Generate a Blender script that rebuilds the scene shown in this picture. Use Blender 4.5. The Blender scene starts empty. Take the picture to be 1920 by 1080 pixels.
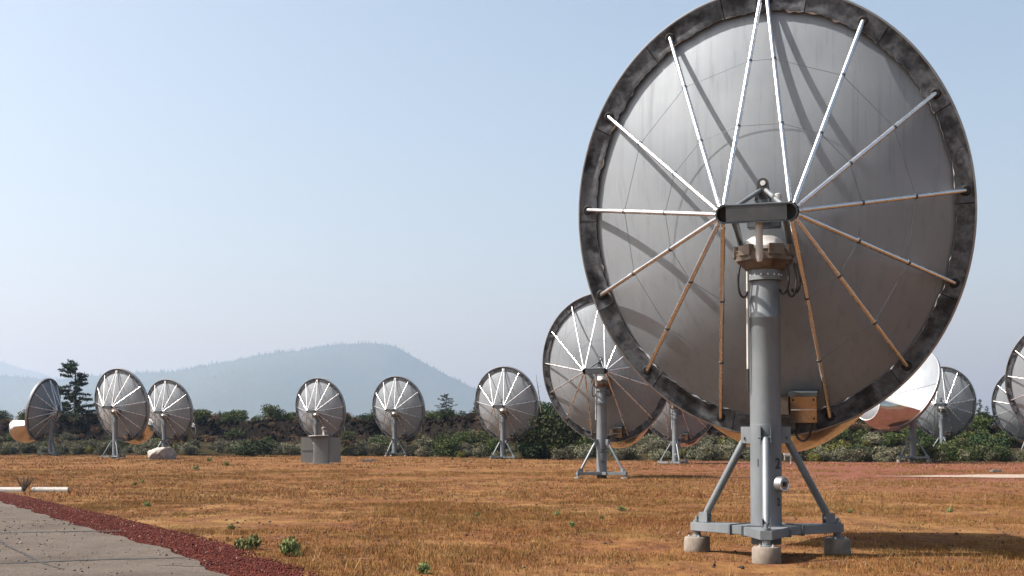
import bpy, math, random
import numpy as np
from mathutils import Vector, Matrix

random.seed(7)
rng = np.random.default_rng(7)
R = math.radians
sin, cos, PI = math.sin, math.cos, math.pi
scene = bpy.context.scene
COL = scene.collection

# ------------------------------------------------------------------ camera
CAM_H = 1.70
cd = bpy.data.cameras.new("camera"); cam = bpy.data.objects.new("camera", cd); COL.objects.link(cam)
cd.sensor_width = 36.0; cd.lens = 36.0 * 2450 / 1920
cd.shift_y = 0.108
cd.clip_start = 0.1; cd.clip_end = 40000
cam.location = (0, 0, CAM_H); cam.rotation_euler = (R(90 + 2.0), 0, 0)
scene.camera = cam

# ------------------------------------------------------------------ sky, sun, exposure
SUN_EL, SUN_AZ = 49.0, 264.0          # azimuth clockwise from +Y: the sun stands to the left, a little behind the camera
w = bpy.data.worlds.new("World"); scene.world = w; w.use_nodes = True
nt = w.node_tree; nt.nodes.clear()
so = nt.nodes.new("ShaderNodeOutputWorld"); bg = nt.nodes.new("ShaderNodeBackground")
sky = nt.nodes.new("ShaderNodeTexSky"); sky.sky_type = 'NISHITA'; sky.sun_disc = False
sky.sun_elevation = R(SUN_EL); sky.sun_rotation = R(SUN_AZ)
sky.altitude = 900; sky.air_density = 0.9; sky.dust_density = 7.5; sky.ozone_density = 1.2
bg.inputs['Strength'].default_value = 0.112
tn = nt.nodes.new('ShaderNodeMix'); tn.data_type = 'RGBA'; tn.blend_type = 'MULTIPLY'; tn.inputs[0].default_value = 1.0; tn.inputs[7].default_value = (1.0, .925, .765, 1)   # smoke takes the green out of the sky light
nt.links.new(sky.outputs[0], tn.inputs[6]); nt.links.new(tn.outputs[2], bg.inputs[0]); nt.links.new(bg.outputs[0], so.inputs[0])
sl = bpy.data.lights.new("sun", 'SUN'); sl.energy = 5.0; sl.angle = R(0.53); sl.color = (1.0, 0.95, 0.88)
sun = bpy.data.objects.new("sun", sl); COL.objects.link(sun)
sdir = Vector((sin(R(SUN_AZ)) * cos(R(SUN_EL)), cos(R(SUN_AZ)) * cos(R(SUN_EL)), sin(R(SUN_EL))))
sun.rotation_euler = sdir.to_track_quat('Z', 'Y').to_euler(); sun.location = (-30, -5, 40)
vs = scene.view_settings
vs.view_transform = 'Standard'; vs.look = 'None'; vs.exposure = 1.4; vs.gamma = 1.0; vs.use_curve_mapping = False
scene.cycles.use_denoising = True
scene.cycles.max_bounces = 6; scene.cycles.volume_bounces = 1

# ------------------------------------------------------------------ materials
def srgb(r, g, b):
    f = lambda c: (c / 255 / 12.92) if c / 255 <= 0.04045 else ((c / 255 + 0.055) / 1.055) ** 2.4
    return (f(r), f(g), f(b), 1)

class N:
    def __init__(s, name):
        s.m = bpy.data.materials.new(name); s.m.use_nodes = True
        s.t = s.m.node_tree; s.b = s.t.nodes['Principled BSDF']
    def n(s, kind, **kw):
        x = s.t.nodes.new(kind)
        for k, v in kw.items():
            if k.startswith('i_'):
                key = k[2:].replace('_', ' ')
                x.inputs[key].default_value = v
            else: setattr(x, k, v)
        return x
    def l(s, a, b): s.t.links.new(a, b)
    def coord(s, kind='Object', scale=(1, 1, 1)):
        tc = s.n('ShaderNodeTexCoord'); mp = s.n('ShaderNodeMapping'); mp.inputs['Scale'].default_value = scale
        s.l(tc.outputs[kind], mp.inputs[0]); return mp.outputs[0]
    def noise(s, vec, scale, detail=4, rough=0.55):
        x = s.n('ShaderNodeTexNoise'); x.inputs['Scale'].default_value = scale
        x.inputs['Detail'].default_value = detail; x.inputs['Roughness'].default_value = rough
        s.l(vec, x.inputs['Vector']); return x.outputs['Fac']
    def ramp(s, fac, stops):
        x = s.n('ShaderNodeValToRGB'); e = x.color_ramp.elements
        while len(e) < len(stops): e.new(0.5)
        for el, (p, c) in zip(e, stops): el.position = p; el.color = c if len(c) == 4 else (*c, 1)
        s.l(fac, x.inputs[0]); return x.outputs[0]
    def mix(s, fac, a, b, mode='MIX'):
        x = s.n('ShaderNodeMix', data_type='RGBA', blend_type=mode)
        for v, k in ((fac, 0), (a, 6), (b, 7)):
            if hasattr(v, 'is_linked'): s.l(v, x.inputs[k])
            else: x.inputs[k].default_value = v
        return x.outputs[2]
    def set(s, **kw):
        for k, v in kw.items():
            key = {'color': 'Base Color', 'rough': 'Roughness', 'metal': 'Metallic', 'spec': 'Specular IOR Level'}[k]
            if hasattr(v, 'is_linked'): s.l(v, s.b.inputs[key])
            else: s.b.inputs[key].default_value = v
        return s
    def bump(s, h, strength=0.3, dist=0.02):
        x = s.n('ShaderNodeBump'); x.inputs['Strength'].default_value = strength; x.inputs['Distance'].default_value = dist
        s.l(h, x.inputs['Height']); s.l(x.outputs[0], s.b.inputs['Normal'])

def g(v): return (v, v, v, 1)
MAT = {}
def metal(name, c0, c1, rough0, rough1, metallic, scale=3.0, stretch=(1, 1, 1), detail=5, bump=0.0):
    n = N(name); v = n.coord('Object', stretch); f = n.noise(v, scale, detail, 0.6)
    k = .52 if metallic < .4 and name not in ('rim_steel',) else 1.0
    c0, c1 = [tuple(q * k for q in c) for c in (c0, c1)]
    col = n.ramp(f, [(0.32, c0), (0.68, c1)])
    rr = n.ramp(f, [(0.3, g(rough0)), (0.7, g(rough1))])
    n.set(color=col, rough=rr, metal=metallic)
    if bump: n.bump(n.noise(n.coord('Object'), scale * 8, 3), bump, 0.01)
    MAT[name] = n.m; return n

# brushed aluminium of the reflector, with vertical weather streaks
n = N('shell_aluminium'); v = n.coord('Object'); vst = n.coord('Object', (1, 1, 0.05))
big = n.noise(v, 0.55, 4); st = n.noise(vst, 9.0, 5, 0.65); fine = n.noise(v, 60, 3)
base = n.ramp(big, [(0.3, (.185, .207, .232)), (0.7, (.25, .274, .30))])
strk = n.ramp(st, [(0.30, g(.55)), (0.46, g(1.0))])
col = n.mix(0.32, base, strk, 'MULTIPLY')
vsp = n.coord('Object', (1, 1, 0.35)); spots = n.ramp(n.noise(vsp, 7.0, 2), [(0.72, g(1.0)), (0.80, g(.7))])
col = n.mix(0.2, col, spots, 'MULTIPLY')
n.set(color=col, rough=n.ramp(st, [(0.3, g(.72)), (0.7, g(.62))]), metal=0.62); n.bump(fine, 0.04, 0.004)
MAT['shell'] = n.m
metal('spoke_aluminium', (.62, .62, .625), (.74, .74, .745), .22, .32, 1.0, 4.0, (1, 1, 1))
metal('rim_steel', (.012, .013, .016), (.085, .092, .102), .6, .48, .12, 2.6, (1, 1, 1), 6, .1)
n = N('rim_mottled'); v = n.coord('Object'); a = n.noise(v, 2.3, 6, .62); b = n.noise(v, 9, 4, .6)
c = n.ramp(a, [(.38, (.010, .011, .014)), (.46, (.040, .044, .052)), (.53, (.085, .092, .104)), (.60, (.035, .038, .045)), (.70, (.12, .127, .138))])
n.set(color=n.mix(.35, c, n.ramp(b, [(.35, g(.5)), (.65, g(1.35))]), 'MULTIPLY'), rough=.55, metal=.1, spec=.3); MAT['rim_steel'] = n.m
metal('rim_edge', (.20, .205, .21), (.33, .335, .34), .45, .35, .8, 2.0)
metal('clip_metal', (.45, .45, .45), (.75, .75, .75), .45, .3, .8, 6)
metal('galvanised', (.19, .222, .25), (.31, .345, .375), .45, .58, .35, 1.6, (1, 1, .5), 6, .06)
metal('galvanised_dark', (.10, .12, .14), (.18, .20, .22), .45, .55, .35, 3.0)
metal('hub_steel', (.05, .065, .08), (.10, .12, .14), .38, .5, .45, 4.0, (1, 1, 1), 6, .1)
metal('cover_metal', (.42, .41, .40), (.62, .61, .60), .35, .5, .6, 5.0)
metal('drum_metal', (.085, .062, .045), (.19, .16, .135), .42, .55, .55, 4.0)
metal('mirror_metal', (.46, .44, .42), (.60, .58, .55), .12, .2, 1.0, 2.5)
metal('box_metal', (.34, .31, .275), (.45, .41, .37), .18, .28, 1.0, 3.0)
metal('white_paint', (.62, .62, .60), (.78, .78, .76), .40, .55, 0.0, 5.0)
metal('fabric', (.62, .61, .58), (.78, .77, .74), .75, .85, 0.0, 3.0)
metal('black_rubber', (.010, .010, .011), (.022, .022, .024), .55, .7, 0.0, 9.0)
metal('dark_hole', (.006, .006, .007), (.012, .012, .012), .8, .9, 0.0, 9.0)
metal('number_paint', (.012, .012, .014), (.03, .03, .032), .5, .6, 0.0, 20.0)
metal('faded_paint', (.10, .11, .12), (.14, .15, .16), .5, .6, 0.0, 20.0)
metal('concrete', (.19, .155, .125), (.33, .28, .235), .85, .95, 0.0, 7.0, (1, 1, 1), 7, .4)
metal('beam_concrete', (.52, .50, .47), (.72, .70, .66), .85, .95, 0.0, 7.0, (1, 1, 1), 7, .3)
metal('cabinet_grey', (.19, .19, .19), (.26, .257, .252), .55, .7, 0.1, 2.0, (1, 1, .3))
metal('pale_rock', (.32, .275, .25), (.62, .56, .51), .85, .95, 0.0, 2.2, (1, 1, 1), 8, .8)
metal('bark', (.035, .026, .020), (.09, .07, .055), .85, .95, 0.0, 8.0, (1, 1, .2), 5, .6)
metal('dead_wood', (.16, .13, .11), (.28, .24, .20), .85, .95, 0.0, 8.0)

def lava():
    n = N('lava_rock'); v = n.coord('Object'); f = n.noise(v, .9, 8, .65); f2 = n.noise(v, 6, 5)
    c = n.ramp(f, [(0.36, (.004, .0035, .0035)), (0.58, (.011, .009, .008)), (0.80, (.045, .028, .019))])  # dark lava, its colour lowered further for shade from overhang and brush
    n.set(color=c, rough=1.0, spec=0.0); n.bump(f2, .8, .1); MAT['lava'] = n.m
lava()

# foliage: a value stored on each leaf picks its colour, each plant shifts it a little
def foliage(name, stops, scale=.62):
    n = N(name); at = n.n('ShaderNodeAttribute', attribute_name='tint'); oi = n.n('ShaderNodeObjectInfo')
    stops = [(p, tuple(q * scale for q in c)) for p, c in stops]
    c = n.ramp(at.outputs['Fac'], stops)
    hs = n.n('ShaderNodeHueSaturation')
    m1 = n.n('ShaderNodeMapRange'); m1.inputs[3].default_value = .475; m1.inputs[4].default_value = .52
    m2 = n.n('ShaderNodeMapRange'); m2.inputs[3].default_value = .7; m2.inputs[4].default_value = 1.3
    n.l(oi.outputs['Random'], m1.inputs[0]); n.l(oi.outputs['Random'], m2.inputs[0])
    n.l(m1.outputs[0], hs.inputs['Hue']); n.l(m2.outputs[0], hs.inputs['Value']); n.l(c, hs.inputs['Color'])
    n.set(color=hs.outputs[0], rough=.75, spec=.12); MAT[name] = n.m
foliage('sage_leaf', [(0, (.075, .080, .048)), (.5, (.135, .138, .090)), (1, (.23, .215, .145))])
foliage('green_leaf', [(0, (.020, .034, .012)), (.5, (.045, .066, .020)), (1, (.095, .115, .032))])
foliage('dark_leaf', [(0, (.010, .020, .009)), (.5, (.022, .040, .014)), (1, (.045, .070, .022))])
foliage('yellow_leaf', [(0, (.075, .080, .018)), (.5, (.15, .15, .032)), (1, (.25, .22, .05))])
foliage('brown_leaf', [(0, (.06, .035, .022)), (.5, (.12, .072, .042)), (1, (.19, .125, .07))])
foliage('needle', [(0, (.010, .019, .012)), (.5, (.022, .036, .018)), (1, (.05, .065, .028))])
foliage('weed_leaf', [(0, (.10, .135, .05)), (.5, (.20, .245, .09)), (1, (.34, .37, .17))])
foliage('ridge_tree', [(0, (.014, .024, .014)), (.5, (.028, .042, .022)), (1, (.05, .065, .035))])

# dry field: the colour of soil and of the grass growing in it comes from the same world-space noise
def field_color(n, lift):
    geo = n.n('ShaderNodeNewGeometry'); mp = n.n('ShaderNodeMapping'); mp.inputs['Scale'].default_value = (1, .55, 1)
    n.l(geo.outputs['Position'], mp.inputs[0]); v = mp.outputs[0]
    mp2n = n.n('ShaderNodeMapping'); mp2n.inputs['Location'].default_value = (53, 17, 9); n.l(v, mp2n.inputs[0]); mp2 = mp2n.outputs[0]
    a = n.noise(v, .16, 5, .6); b = n.noise(v, 1.1, 4, .6); c = n.noise(v, .07, 3, .5); d = n.noise(v, 5.0, 4, .7)
    k = lift * .45
    col = n.ramp(a, [(.30, (.21 * k, .075 * k, .024 * k)), (.48, (.29 * k, .138 * k, .044 * k)), (.60, (.36 * k, .215 * k, .085 * k)), (.74, (.46 * k, .30 * k, .15 * k))])
    col2 = n.ramp(b, [(.30, (.17 * k, .06 * k, .022 * k)), (.50, (.30 * k, .145 * k, .048 * k)), (.72, (.48 * k, .30 * k, .14 * k))])
    col = n.mix(.5, col, col2)
    e = n.noise(v, .42, 5, .65); col = n.mix(n.ramp(e, [(.52, g(0)), (.68, g(.7))]), col, (.085 * lift, .062 * lift, .016 * lift, 1))
    f = n.noise(mp2, .33, 5, .65); col = n.mix(n.ramp(f, [(.52, g(0)), (.70, g(.75))]), col, (.125 * lift, .040 * lift, .018 * lift, 1))
    return col, a, b, c, d, geo

n = N('dry_field'); col, a, b, c, d, geo = field_color(n, 1.0)
dirt = n.ramp(d, [(.36, (.030, .015, .010)), (.5, (.078, .036, .022)), (.68, (.145, .078, .045))])
fac = n.ramp(b, [(.38, g(.75)), (.60, g(.25))])
col = n.mix(fac, col, dirt)
sx = n.n('ShaderNodeSeparateXYZ'); n.l(geo.outputs['Position'], sx.inputs[0])
pm = n.n('ShaderNodeMapRange'); pm.inputs[1].default_value = .50; pm.inputs[2].default_value = .62; n.l(c, pm.inputs[0])
far = n.n('ShaderNodeMapRange'); far.inputs[1].default_value = 40; far.inputs[2].default_value = 62; n.l(sx.outputs['Y'], far.inputs[0])
rgt = n.n('ShaderNodeMapRange'); rgt.inputs[1].default_value = 4; rgt.inputs[2].default_value = 16; n.l(sx.outputs['X'], rgt.inputs[0])
mu = n.n('ShaderNodeMath', operation='MULTIPLY'); n.l(far.outputs[0], mu.inputs[0]); n.l(rgt.outputs[0], mu.inputs[1])
pv = n.ramp(b, [(.40, g(.1)), (.60, g(.8))])
mu2 = n.n('ShaderNodeMath', operation='MULTIPLY'); n.l(mu.outputs[0], mu2.inputs[0]); n.l(pv, mu2.inputs[1])
col = n.mix(mu2.outputs[0], col, (.11, .036, .040, 1))
n.set(color=col, rough=1.0, spec=.03); n.bump(d, .7, .08); MAT['field'] = n.m

n = N('scrub_soil'); v = n.coord('Object'); a = n.noise(v, .35, 6, .65); b = n.noise(v, 3, 5, .7)
col = n.ramp(a, [(.32, (.010, .009, .007)), (.5, (.022, .018, .012)), (.72, (.055, .036, .02))])
n.set(color=n.mix(.5, col, n.ramp(b, [(.35, (.012, .014, .007)), (.7, (.045, .036, .02))])), rough=1.0, spec=0.0); n.bump(b, .8, .15); MAT['scrub'] = n.m

n = N('dry_grass'); col, a, b, c, d, geo = field_color(n, 1.15)
at = n.n('ShaderNodeAttribute', attribute_name='tint')
tint = n.ramp(at.outputs['Fac'], [(0, (.05, .020, .008)), (.2, (.115, .040, .014)), (.45, (.125, .066, .022)), (.62, (.11, .078, .022)), (.82, (.21, .135, .055)), (1, (.36, .27, .15))])
n.set(color=n.mix(.55, col, tint), rough=.85, spec=.06); MAT['grass'] = n.m

n = N('asphalt'); v = n.coord('Object'); a = n.noise(v, .5, 5); b = n.noise(v, 40, 4, .7); c = n.noise(v, 6, 5)
col = n.ramp(a, [(.3, (.060, .050, .043)), (.7, (.096, .081, .069))])
col = n.mix(.8, col, n.ramp(b, [(.36, g(.3)), (.50, g(1.0)), (.70, g(1.35))]), 'MULTIPLY')
col = n.mix(.35, col, n.ramp(c, [(.38, g(.6)), (.55, g(1.0))]), 'MULTIPLY')
n.set(color=col, rough=.95, spec=.06); n.bump(b, .6, .01); MAT['asphalt'] = n.m

def gravel(name, lo, mid, hi, scale):
    n = N(name); v = n.coord('Object'); f = n.noise(v, scale, 5, .75); f2 = n.noise(v, .9, 4)
    c = n.ramp(f, [(.36, lo), (.52, mid), (.72, hi)]); c = n.mix(.5, c, n.ramp(f2, [(.3, g(.6)), (.7, g(1.2))]), 'MULTIPLY')
    n.set(color=c, rough=.95, spec=.1); n.bump(f, .9, .05); MAT[name] = n.m
gravel('cinder', (.024, .005, .003), (.066, .012, .006), (.12, .034, .016), 14)
gravel('pale_gravel', (.17, .13, .10), (.25, .20, .165), (.33, .28, .24), 10)
foliage('cinder_stone', [(0, (.03, .007, .005)), (.55, (.09, .015, .010)), (.93, (.16, .045, .027)), (1, (.34, .22, .16))])
foliage('field_stone', [(0, (.018, .012, .010)), (.7, (.06, .038, .028)), (1, (.22, .16, .12))])
foliage('road_stone', [(0, (.07, .055, .045)), (.6, (.18, .14, .11)), (1, (.3, .25, .2))])

n = N('mountain_forest'); v = n.coord('Object'); f = n.noise(v, .006, 6, .65); f2 = n.noise(v, .04, 5, .7)
c = n.ramp(f, [(.35, (.022, .034, .02)), (.6, (.045, .055, .032)), (.75, (.10, .085, .055))])
n.set(color=n.mix(.5, c, n.ramp(f2, [(.35, (.015, .025, .015)), (.7, (.07, .075, .045))])), rough=.95, spec=.05); MAT['mountain'] = n.m

# ------------------------------------------------------------------ mesh helpers (a shape is a (verts, faces) pair)
def box(c, s, M=None):
    x, y, z = s[0] / 2, s[1] / 2, s[2] / 2
    v = [Vector((i * x, j * y, k * z)) for i in (-1, 1) for j in (-1, 1) for k in (-1, 1)]
    if M is not None: v = [M @ p for p in v]
    v = [p + Vector(c) for p in v]
    return v, [(0, 1, 3, 2), (4, 6, 7, 5), (0, 4, 5, 1), (2, 3, 7, 6), (0, 2, 6, 4), (1, 5, 7, 3)]
def basis(d):
    d = d.normalized(); a = Vector((0, 0, 1)) if abs(d.z) < .9 else Vector((1, 0, 0))
    u = d.cross(a).normalized(); return u, d.cross(u)
def path(pts, rs, n=10, cap=True):
    pts = [Vector(p) for p in pts]
    if not hasattr(rs, '__len__'): rs = [rs] * len(pts)
    v, f = [], []; u = None
    for i, p in enumerate(pts):
        d = (pts[min(i + 1, len(pts) - 1)] - pts[max(i - 1, 0)]).normalized()
        if u is None: u, w_ = basis(d)
        else:
            u = (u - d * u.dot(d)).normalized(); w_ = d.cross(u)
        for k in range(n):
            t = 2 * PI * k / n; v.append(p + rs[i] * (cos(t) * u + sin(t) * w_))
    for i in range(len(pts) - 1):
        for k in range(n):
            f.append((i * n + k, i * n + (k + 1) % n, (i + 1) * n + (k + 1) % n, (i + 1) * n + k))
    if cap: f.append(tuple(range(n - 1, -1, -1))); f.append(tuple(range((len(pts) - 1) * n, len(pts) * n)))
    return v, f
def lathe(prof, n=32, c=(0, 0, 0), closed=False):
    v, f = [], []; c = Vector(c)
    for r, z in prof:
        for k in range(n):
            t = 2 * PI * k / n; v.append(c + Vector((r * cos(t), r * sin(t), z)))
    for i in range(len(prof) - 1):
        for k in range(n): f.append((i * n + k, i * n + (k + 1) % n, (i + 1) * n + (k + 1) % n, (i + 1) * n + k))
    if not closed: f.append(tuple(range(n - 1, -1, -1))); f.append(tuple(range((len(prof) - 1) * n, len(prof) * n)))
    return v, f
def prism(poly, z0, z1, M=None):
    n = len(poly); v = [Vector((x, y, z0)) for x, y in poly] + [Vector((x, y, z1)) for x, y in poly]
    f = [tuple(range(n - 1, -1, -1)), tuple(range(n, 2 * n))] + [(i, (i + 1) % n, n + (i + 1) % n, n + i) for i in range(n)]
    if M is not None: v = [M @ p for p in v]
    return v, f
def join(*sh):
    v, f = [], []
    for a, b in sh:
        o = len(v); v += list(a); f += [tuple(i + o for i in q) for q in b]
    return v, f
def moved(sh, M): return [M @ Vector(p) for p in sh[0]], sh[1]
def mesh(name, sh, mat, smooth=None, bevel=0):
    me = bpy.data.meshes.new(name); me.from_pydata([tuple(p) for p in sh[0]], [], sh[1]); me.update()
    if bevel:
        import bmesh
        bm = bmesh.new(); bm.from_mesh(me); bmesh.ops.recalc_face_normals(bm, faces=bm.faces)
        bmesh.ops.bevel(bm, geom=[e for e in bm.edges if e.calc_face_angle(0) > .6], offset=bevel, segments=2, affect='EDGES', clamp_overlap=True)
        bm.to_mesh(me); bm.free()
    else:
        import bmesh
        bm = bmesh.new(); bm.from_mesh(me); bmesh.ops.recalc_face_normals(bm, faces=bm.faces); bm.to_mesh(me); bm.free()
    if smooth is not None:
        me.polygons.foreach_set('use_smooth', [True] * len(me.polygons))
        me.set_sharp_from_angle(angle=R(smooth))
    me.materials.append(MAT[mat]); return me
def np_mesh(name, verts, faces, mat, tint=None):
    """verts (n,3), faces (m,k) arrays of equal size faces; tint: one value per face"""
    me = bpy.data.meshes.new(name); k = faces.shape[1]
    me.vertices.add(len(verts)); me.vertices.foreach_set('co', verts.astype(np.float32).ravel())
    me.loops.add(faces.size); me.loops.foreach_set('vertex_index', faces.astype(np.int32).ravel())
    me.polygons.add(len(faces)); me.polygons.foreach_set('loop_start', np.arange(0, faces.size, k, dtype=np.int32))
    me.update(calc_edges=True)
    if tint is not None:
        at = me.attributes.new('tint', 'FLOAT', 'FACE'); at.data.foreach_set('value', tint.astype(np.float32))
    me.materials.append(MAT[mat]); return me
def obj(name, me, parent=None, loc=None, rot=None, scale=None):
    o = bpy.data.objects.new(name, me); COL.objects.link(o)
    if parent is not None: o.parent = parent
    if loc is not None: o.location = loc
    if rot is not None: o.rotation_euler = rot
    if scale is not None: o.scale = scale if hasattr(scale, '__len__') else (scale,) * 3
    return o
def tag(o, label=None, cat=None, group=None, kind=None):
    if label: o['label'] = label
    if cat: o['category'] = cat
    if group: o['group'] = group
    if kind: o['kind'] = kind
    return o
def empty(name, loc, rz=0):
    o = bpy.data.objects.new(name, None); COL.objects.link(o); o.location = loc; o.rotation_euler = (0, 0, rz)
    o.empty_display_size = .3; return o

# ------------------------------------------------------------------ terrain
_tab = np.random.default_rng(99).uniform(-1, 1, (256, 256))
def vnoise(x, y, s, k=0):
    x = np.asarray(x, float) * s + 37.3 * k; y = np.asarray(y, float) * s + 11.7 * k
    i, j = np.floor(x).astype(int), np.floor(y).astype(int); u, v = x - i, y - j; u = u * u * (3 - 2 * u); v = v * v * (3 - 2 * v)
    t = lambda a, b: _tab[a % 256, b % 256]
    return (t(i, j) * (1 - u) + t(i + 1, j) * u) * (1 - v) + (t(i, j + 1) * (1 - u) + t(i + 1, j + 1) * u) * v
EX, EY = [-90, -60, -38, -22, -12, -5, 0, 10, 30, 90], [160, 153, 150, 147, 143, 129, 122, 112, 104, 103]
def edge(x): return np.interp(x, EX, EY)            # where the mown field meets the scrub
def sm(t): t = np.clip(t, 0, 1); return t * t * (3 - 2 * t)
def wob(x, y, s, k=0.0): return np.sin(x * s + k) * np.cos(y * s * 1.3 + k * 2) * .5 + np.sin(x * s * 2.3 + y * s * 1.7 + k) * .3
def height(x, y):
    x = np.asarray(x, float); y = np.asarray(y, float)
    base = .003 * np.clip(y - 20, 0, 140) + .02 * wob(x, y, .35) + .012 * wob(x, y, 1.1, 2)
    q = y - edge(x) + 3.0 * wob(x, y, .11, 1) + 1.2 * wob(x, y, .45, 4)
    q = q - 11 * sm((x - 14) / 24)
    ledge = 1.7 * sm(q / 22) + 2.5 * sm((q - 23) / 3.0) + 1.2 * sm((q - 27) / 60)
    right = 1 - .35 * sm((x - 5) / 40)
    rough = sm(q / 12) * (.35 * wob(x, y, .6, 5) + .2 * wob(x, y, 1.7, 7))
    farfade = 1 - sm((y - 600) / 1500)
    return base + (ledge * right + rough) * farfade
def hz(x, y): return float(height(x, y))
def grid_axis(lo, hi, fine_lo, fine_hi, step, grow=1.25):
    mid = list(np.arange(fine_lo, fine_hi + step / 2, step)); s = step
    while mid[-1] < hi: s *= grow; mid.append(min(mid[-1] + s, hi))
    s = step; left = []
    p = fine_lo
    while p > lo: s *= grow; p = max(p - s, lo); left.append(p)
    return np.array(left[::-1] + mid)
def sheet(name, xs, ys, mat, dz=0.0):
    X, Y = np.meshgrid(xs, ys); Z = height(X, Y) + dz
    v = np.stack([X, Y, Z], -1).reshape(-1, 3); nx = len(xs)
    i = (np.arange(len(ys) - 1)[:, None] * nx + np.arange(nx - 1)[None, :]).ravel()
    f = np.stack([i, i + 1, i + nx + 1, i + nx], -1)
    me = np_mesh(name, v, f, mat); me.polygons.foreach_set('use_smooth', [True] * len(me.polygons)); return me
ground = tag(obj('ground', sheet('ground', grid_axis(-17000, 17000, -110, 90, .8), grid_axis(-300, 17000, -4, 215, .8), 'field')), kind='structure')
gm = ground.data; gm.materials.append(MAT['scrub']); gm.materials.append(MAT['lava'])
co = np.empty(len(gm.polygons) * 3, np.float32); gm.polygons.foreach_get('center', co); co = co.reshape(-1, 3)
mi = (co[:, 1] - edge(co[:, 0]) + 3.0 * wob(co[:, 0], co[:, 1], .11, 1) + 2.0 * wob(co[:, 0], co[:, 1], 1.3, 4) > 1.0).astype(np.int32)
qq = co[:, 1] - edge(co[:, 0]) + 3.0 * wob(co[:, 0], co[:, 1], .11, 1) + 1.2 * wob(co[:, 0], co[:, 1], .45, 4) - 11 * sm((co[:, 0] - 14) / 24)
mi = np.where((qq > 19) & (qq < 28), 2, mi).astype(np.int32)
gm.polygons.foreach_set('material_index', mi)

EDGE = [(-21.5, 50.5), (-16.2, 41), (-14.6, 37.2), (-8.0, 25.0), (-5.2, 20.1), (-3.8, 16.9), (-1.9, 12.5), (2.2, 4.0), (6.0, -4.0)]
def edge_x(y):
    for (x0, y0), (x1, y1) in zip(EDGE, EDGE[1:]):
        if y1 <= y <= y0: return x0 + (x1 - x0) * (y - y0) / (y1 - y0)
    return EDGE[0][0] if y > EDGE[0][1] else EDGE[-1][0]
CIN = [(-26, 56), (-18.0, 45.2), (-12.3, 35.5), (-7.8, 27.4), (-5.35, 22.9), (-3.65, 19.2), (-2.65, 16.9), (-.2, 12.5), (4.2, 4.0), (8.0, -4.0)]
def cin_x(y):
    for (x0, y0), (x1, y1) in zip(CIN, CIN[1:]):
        if y1 <= y <= y0: return x0 + (x1 - x0) * (y - y0) / (y1 - y0)
    return -400.0 if y > CIN[0][1] else CIN[-1][0]
def strip(name, mat, ys, left, right, nx, dz, rough=.0, thick=.0):
    v, f = [], []
    for j, y in enumerate(ys):
        a, b = left(y), right(y)
        for i in range(nx + 1):
            x = a + (b - a) * i / nx
            v.append((x, y, hz(x, y) + dz))
    for j in range(len(ys) - 1):
        for i in range(nx):
            p = j * (nx + 1) + i; f.append((p, p + 1, p + nx + 2, p + nx + 1))
    me = mesh(name, (v, f), mat, 60); return me
ysr = list(np.arange(-3.8, 50.3, .35))
def jag(y, s, a): return a * (sin(y * 2.1 * s + s) * .5 + sin(y * 5.3 * s) * .3 + sin(y * 11.7 * s + 1) * .25)
cinder = tag(obj('cinder_verge', strip('cinder_verge', 'cinder', ysr, lambda y: edge_x(y) - .6, lambda y: cin_x(y) + jag(y, 1.0, .28), 8, .022)), kind='structure')
road = tag(obj('road', strip('road', 'asphalt', ysr, lambda y: edge_x(y) - 30, lambda y: edge_x(y) + jag(y, 1.3, .09), 30, .050)), kind='structure')
# cracks running across the road surface
def crack(pts, wd):
    v, f = [], []; k = 0
    for (x0, y0), (x1, y1) in zip(pts, pts[1:]):
        m = max(2, int(math.hypot(x1 - x0, y1 - y0) / .07))
        for i in range(m):
            t = i / m; x = x0 + (x1 - x0) * t; y = y0 + (y1 - y0) * t + random.uniform(-.03, .03)
            hw = wd * random.uniform(.35, 1.2) / 2
            v += [(x, y - hw, hz(x, y) + .055), (x, y + hw, hz(x, y) + .055)]
    for i in range(len(v) // 2 - 1): f.append((2 * i, 2 * i + 2, 2 * i + 3, 2 * i + 1))
    return v, f
for pts, wd in [([(-7.35, 24.7), (-8.5, 24.4), (-9.6, 24.2), (-12.5, 23.6)], .26), ([(-4.7, 18.9), (-5.6, 18.75), (-6.6, 18.3), (-7.4, 18.2), (-10, 18.0)], .17),
                ([(-9.6, 24.2), (-8.4, 21.6), (-7.5, 20.0), (-6.6, 18.3), (-5.9, 17.3)], .10), ([(-4.1, 17.6), (-4.9, 17.9)], .05), ([(-14.5, 32), (-19, 31.2)], .1)]:
    obj('crack', mesh('crack', crack(pts, wd), 'dark_hole'), road)
def px_path(y): return 61 + 4.0 * sin((y - 20) * .09)
pv, pf = [], []
for i, x in enumerate(np.arange(17.5, 75, .6)):
    wd = 10.0 * min(1, (x - 17.4) / 12) + .35 * sin(x * 1.9); yc = 63 + .03 * (x - 20) + .5 * sin(x * .35)
    for k in range(7):
        y = yc + wd * (k / 6 - .5); pv.append((x, y, hz(x, y) + .03))
for i in range(len(pv) // 7 - 1):
    for k in range(6): p = i * 7 + k; pf.append((p, p + 7, p + 8, p + 1))
tag(obj('gravel_path', mesh('gravel_path', (pv, pf), 'pale_gravel', 60)), kind='structure')

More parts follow.
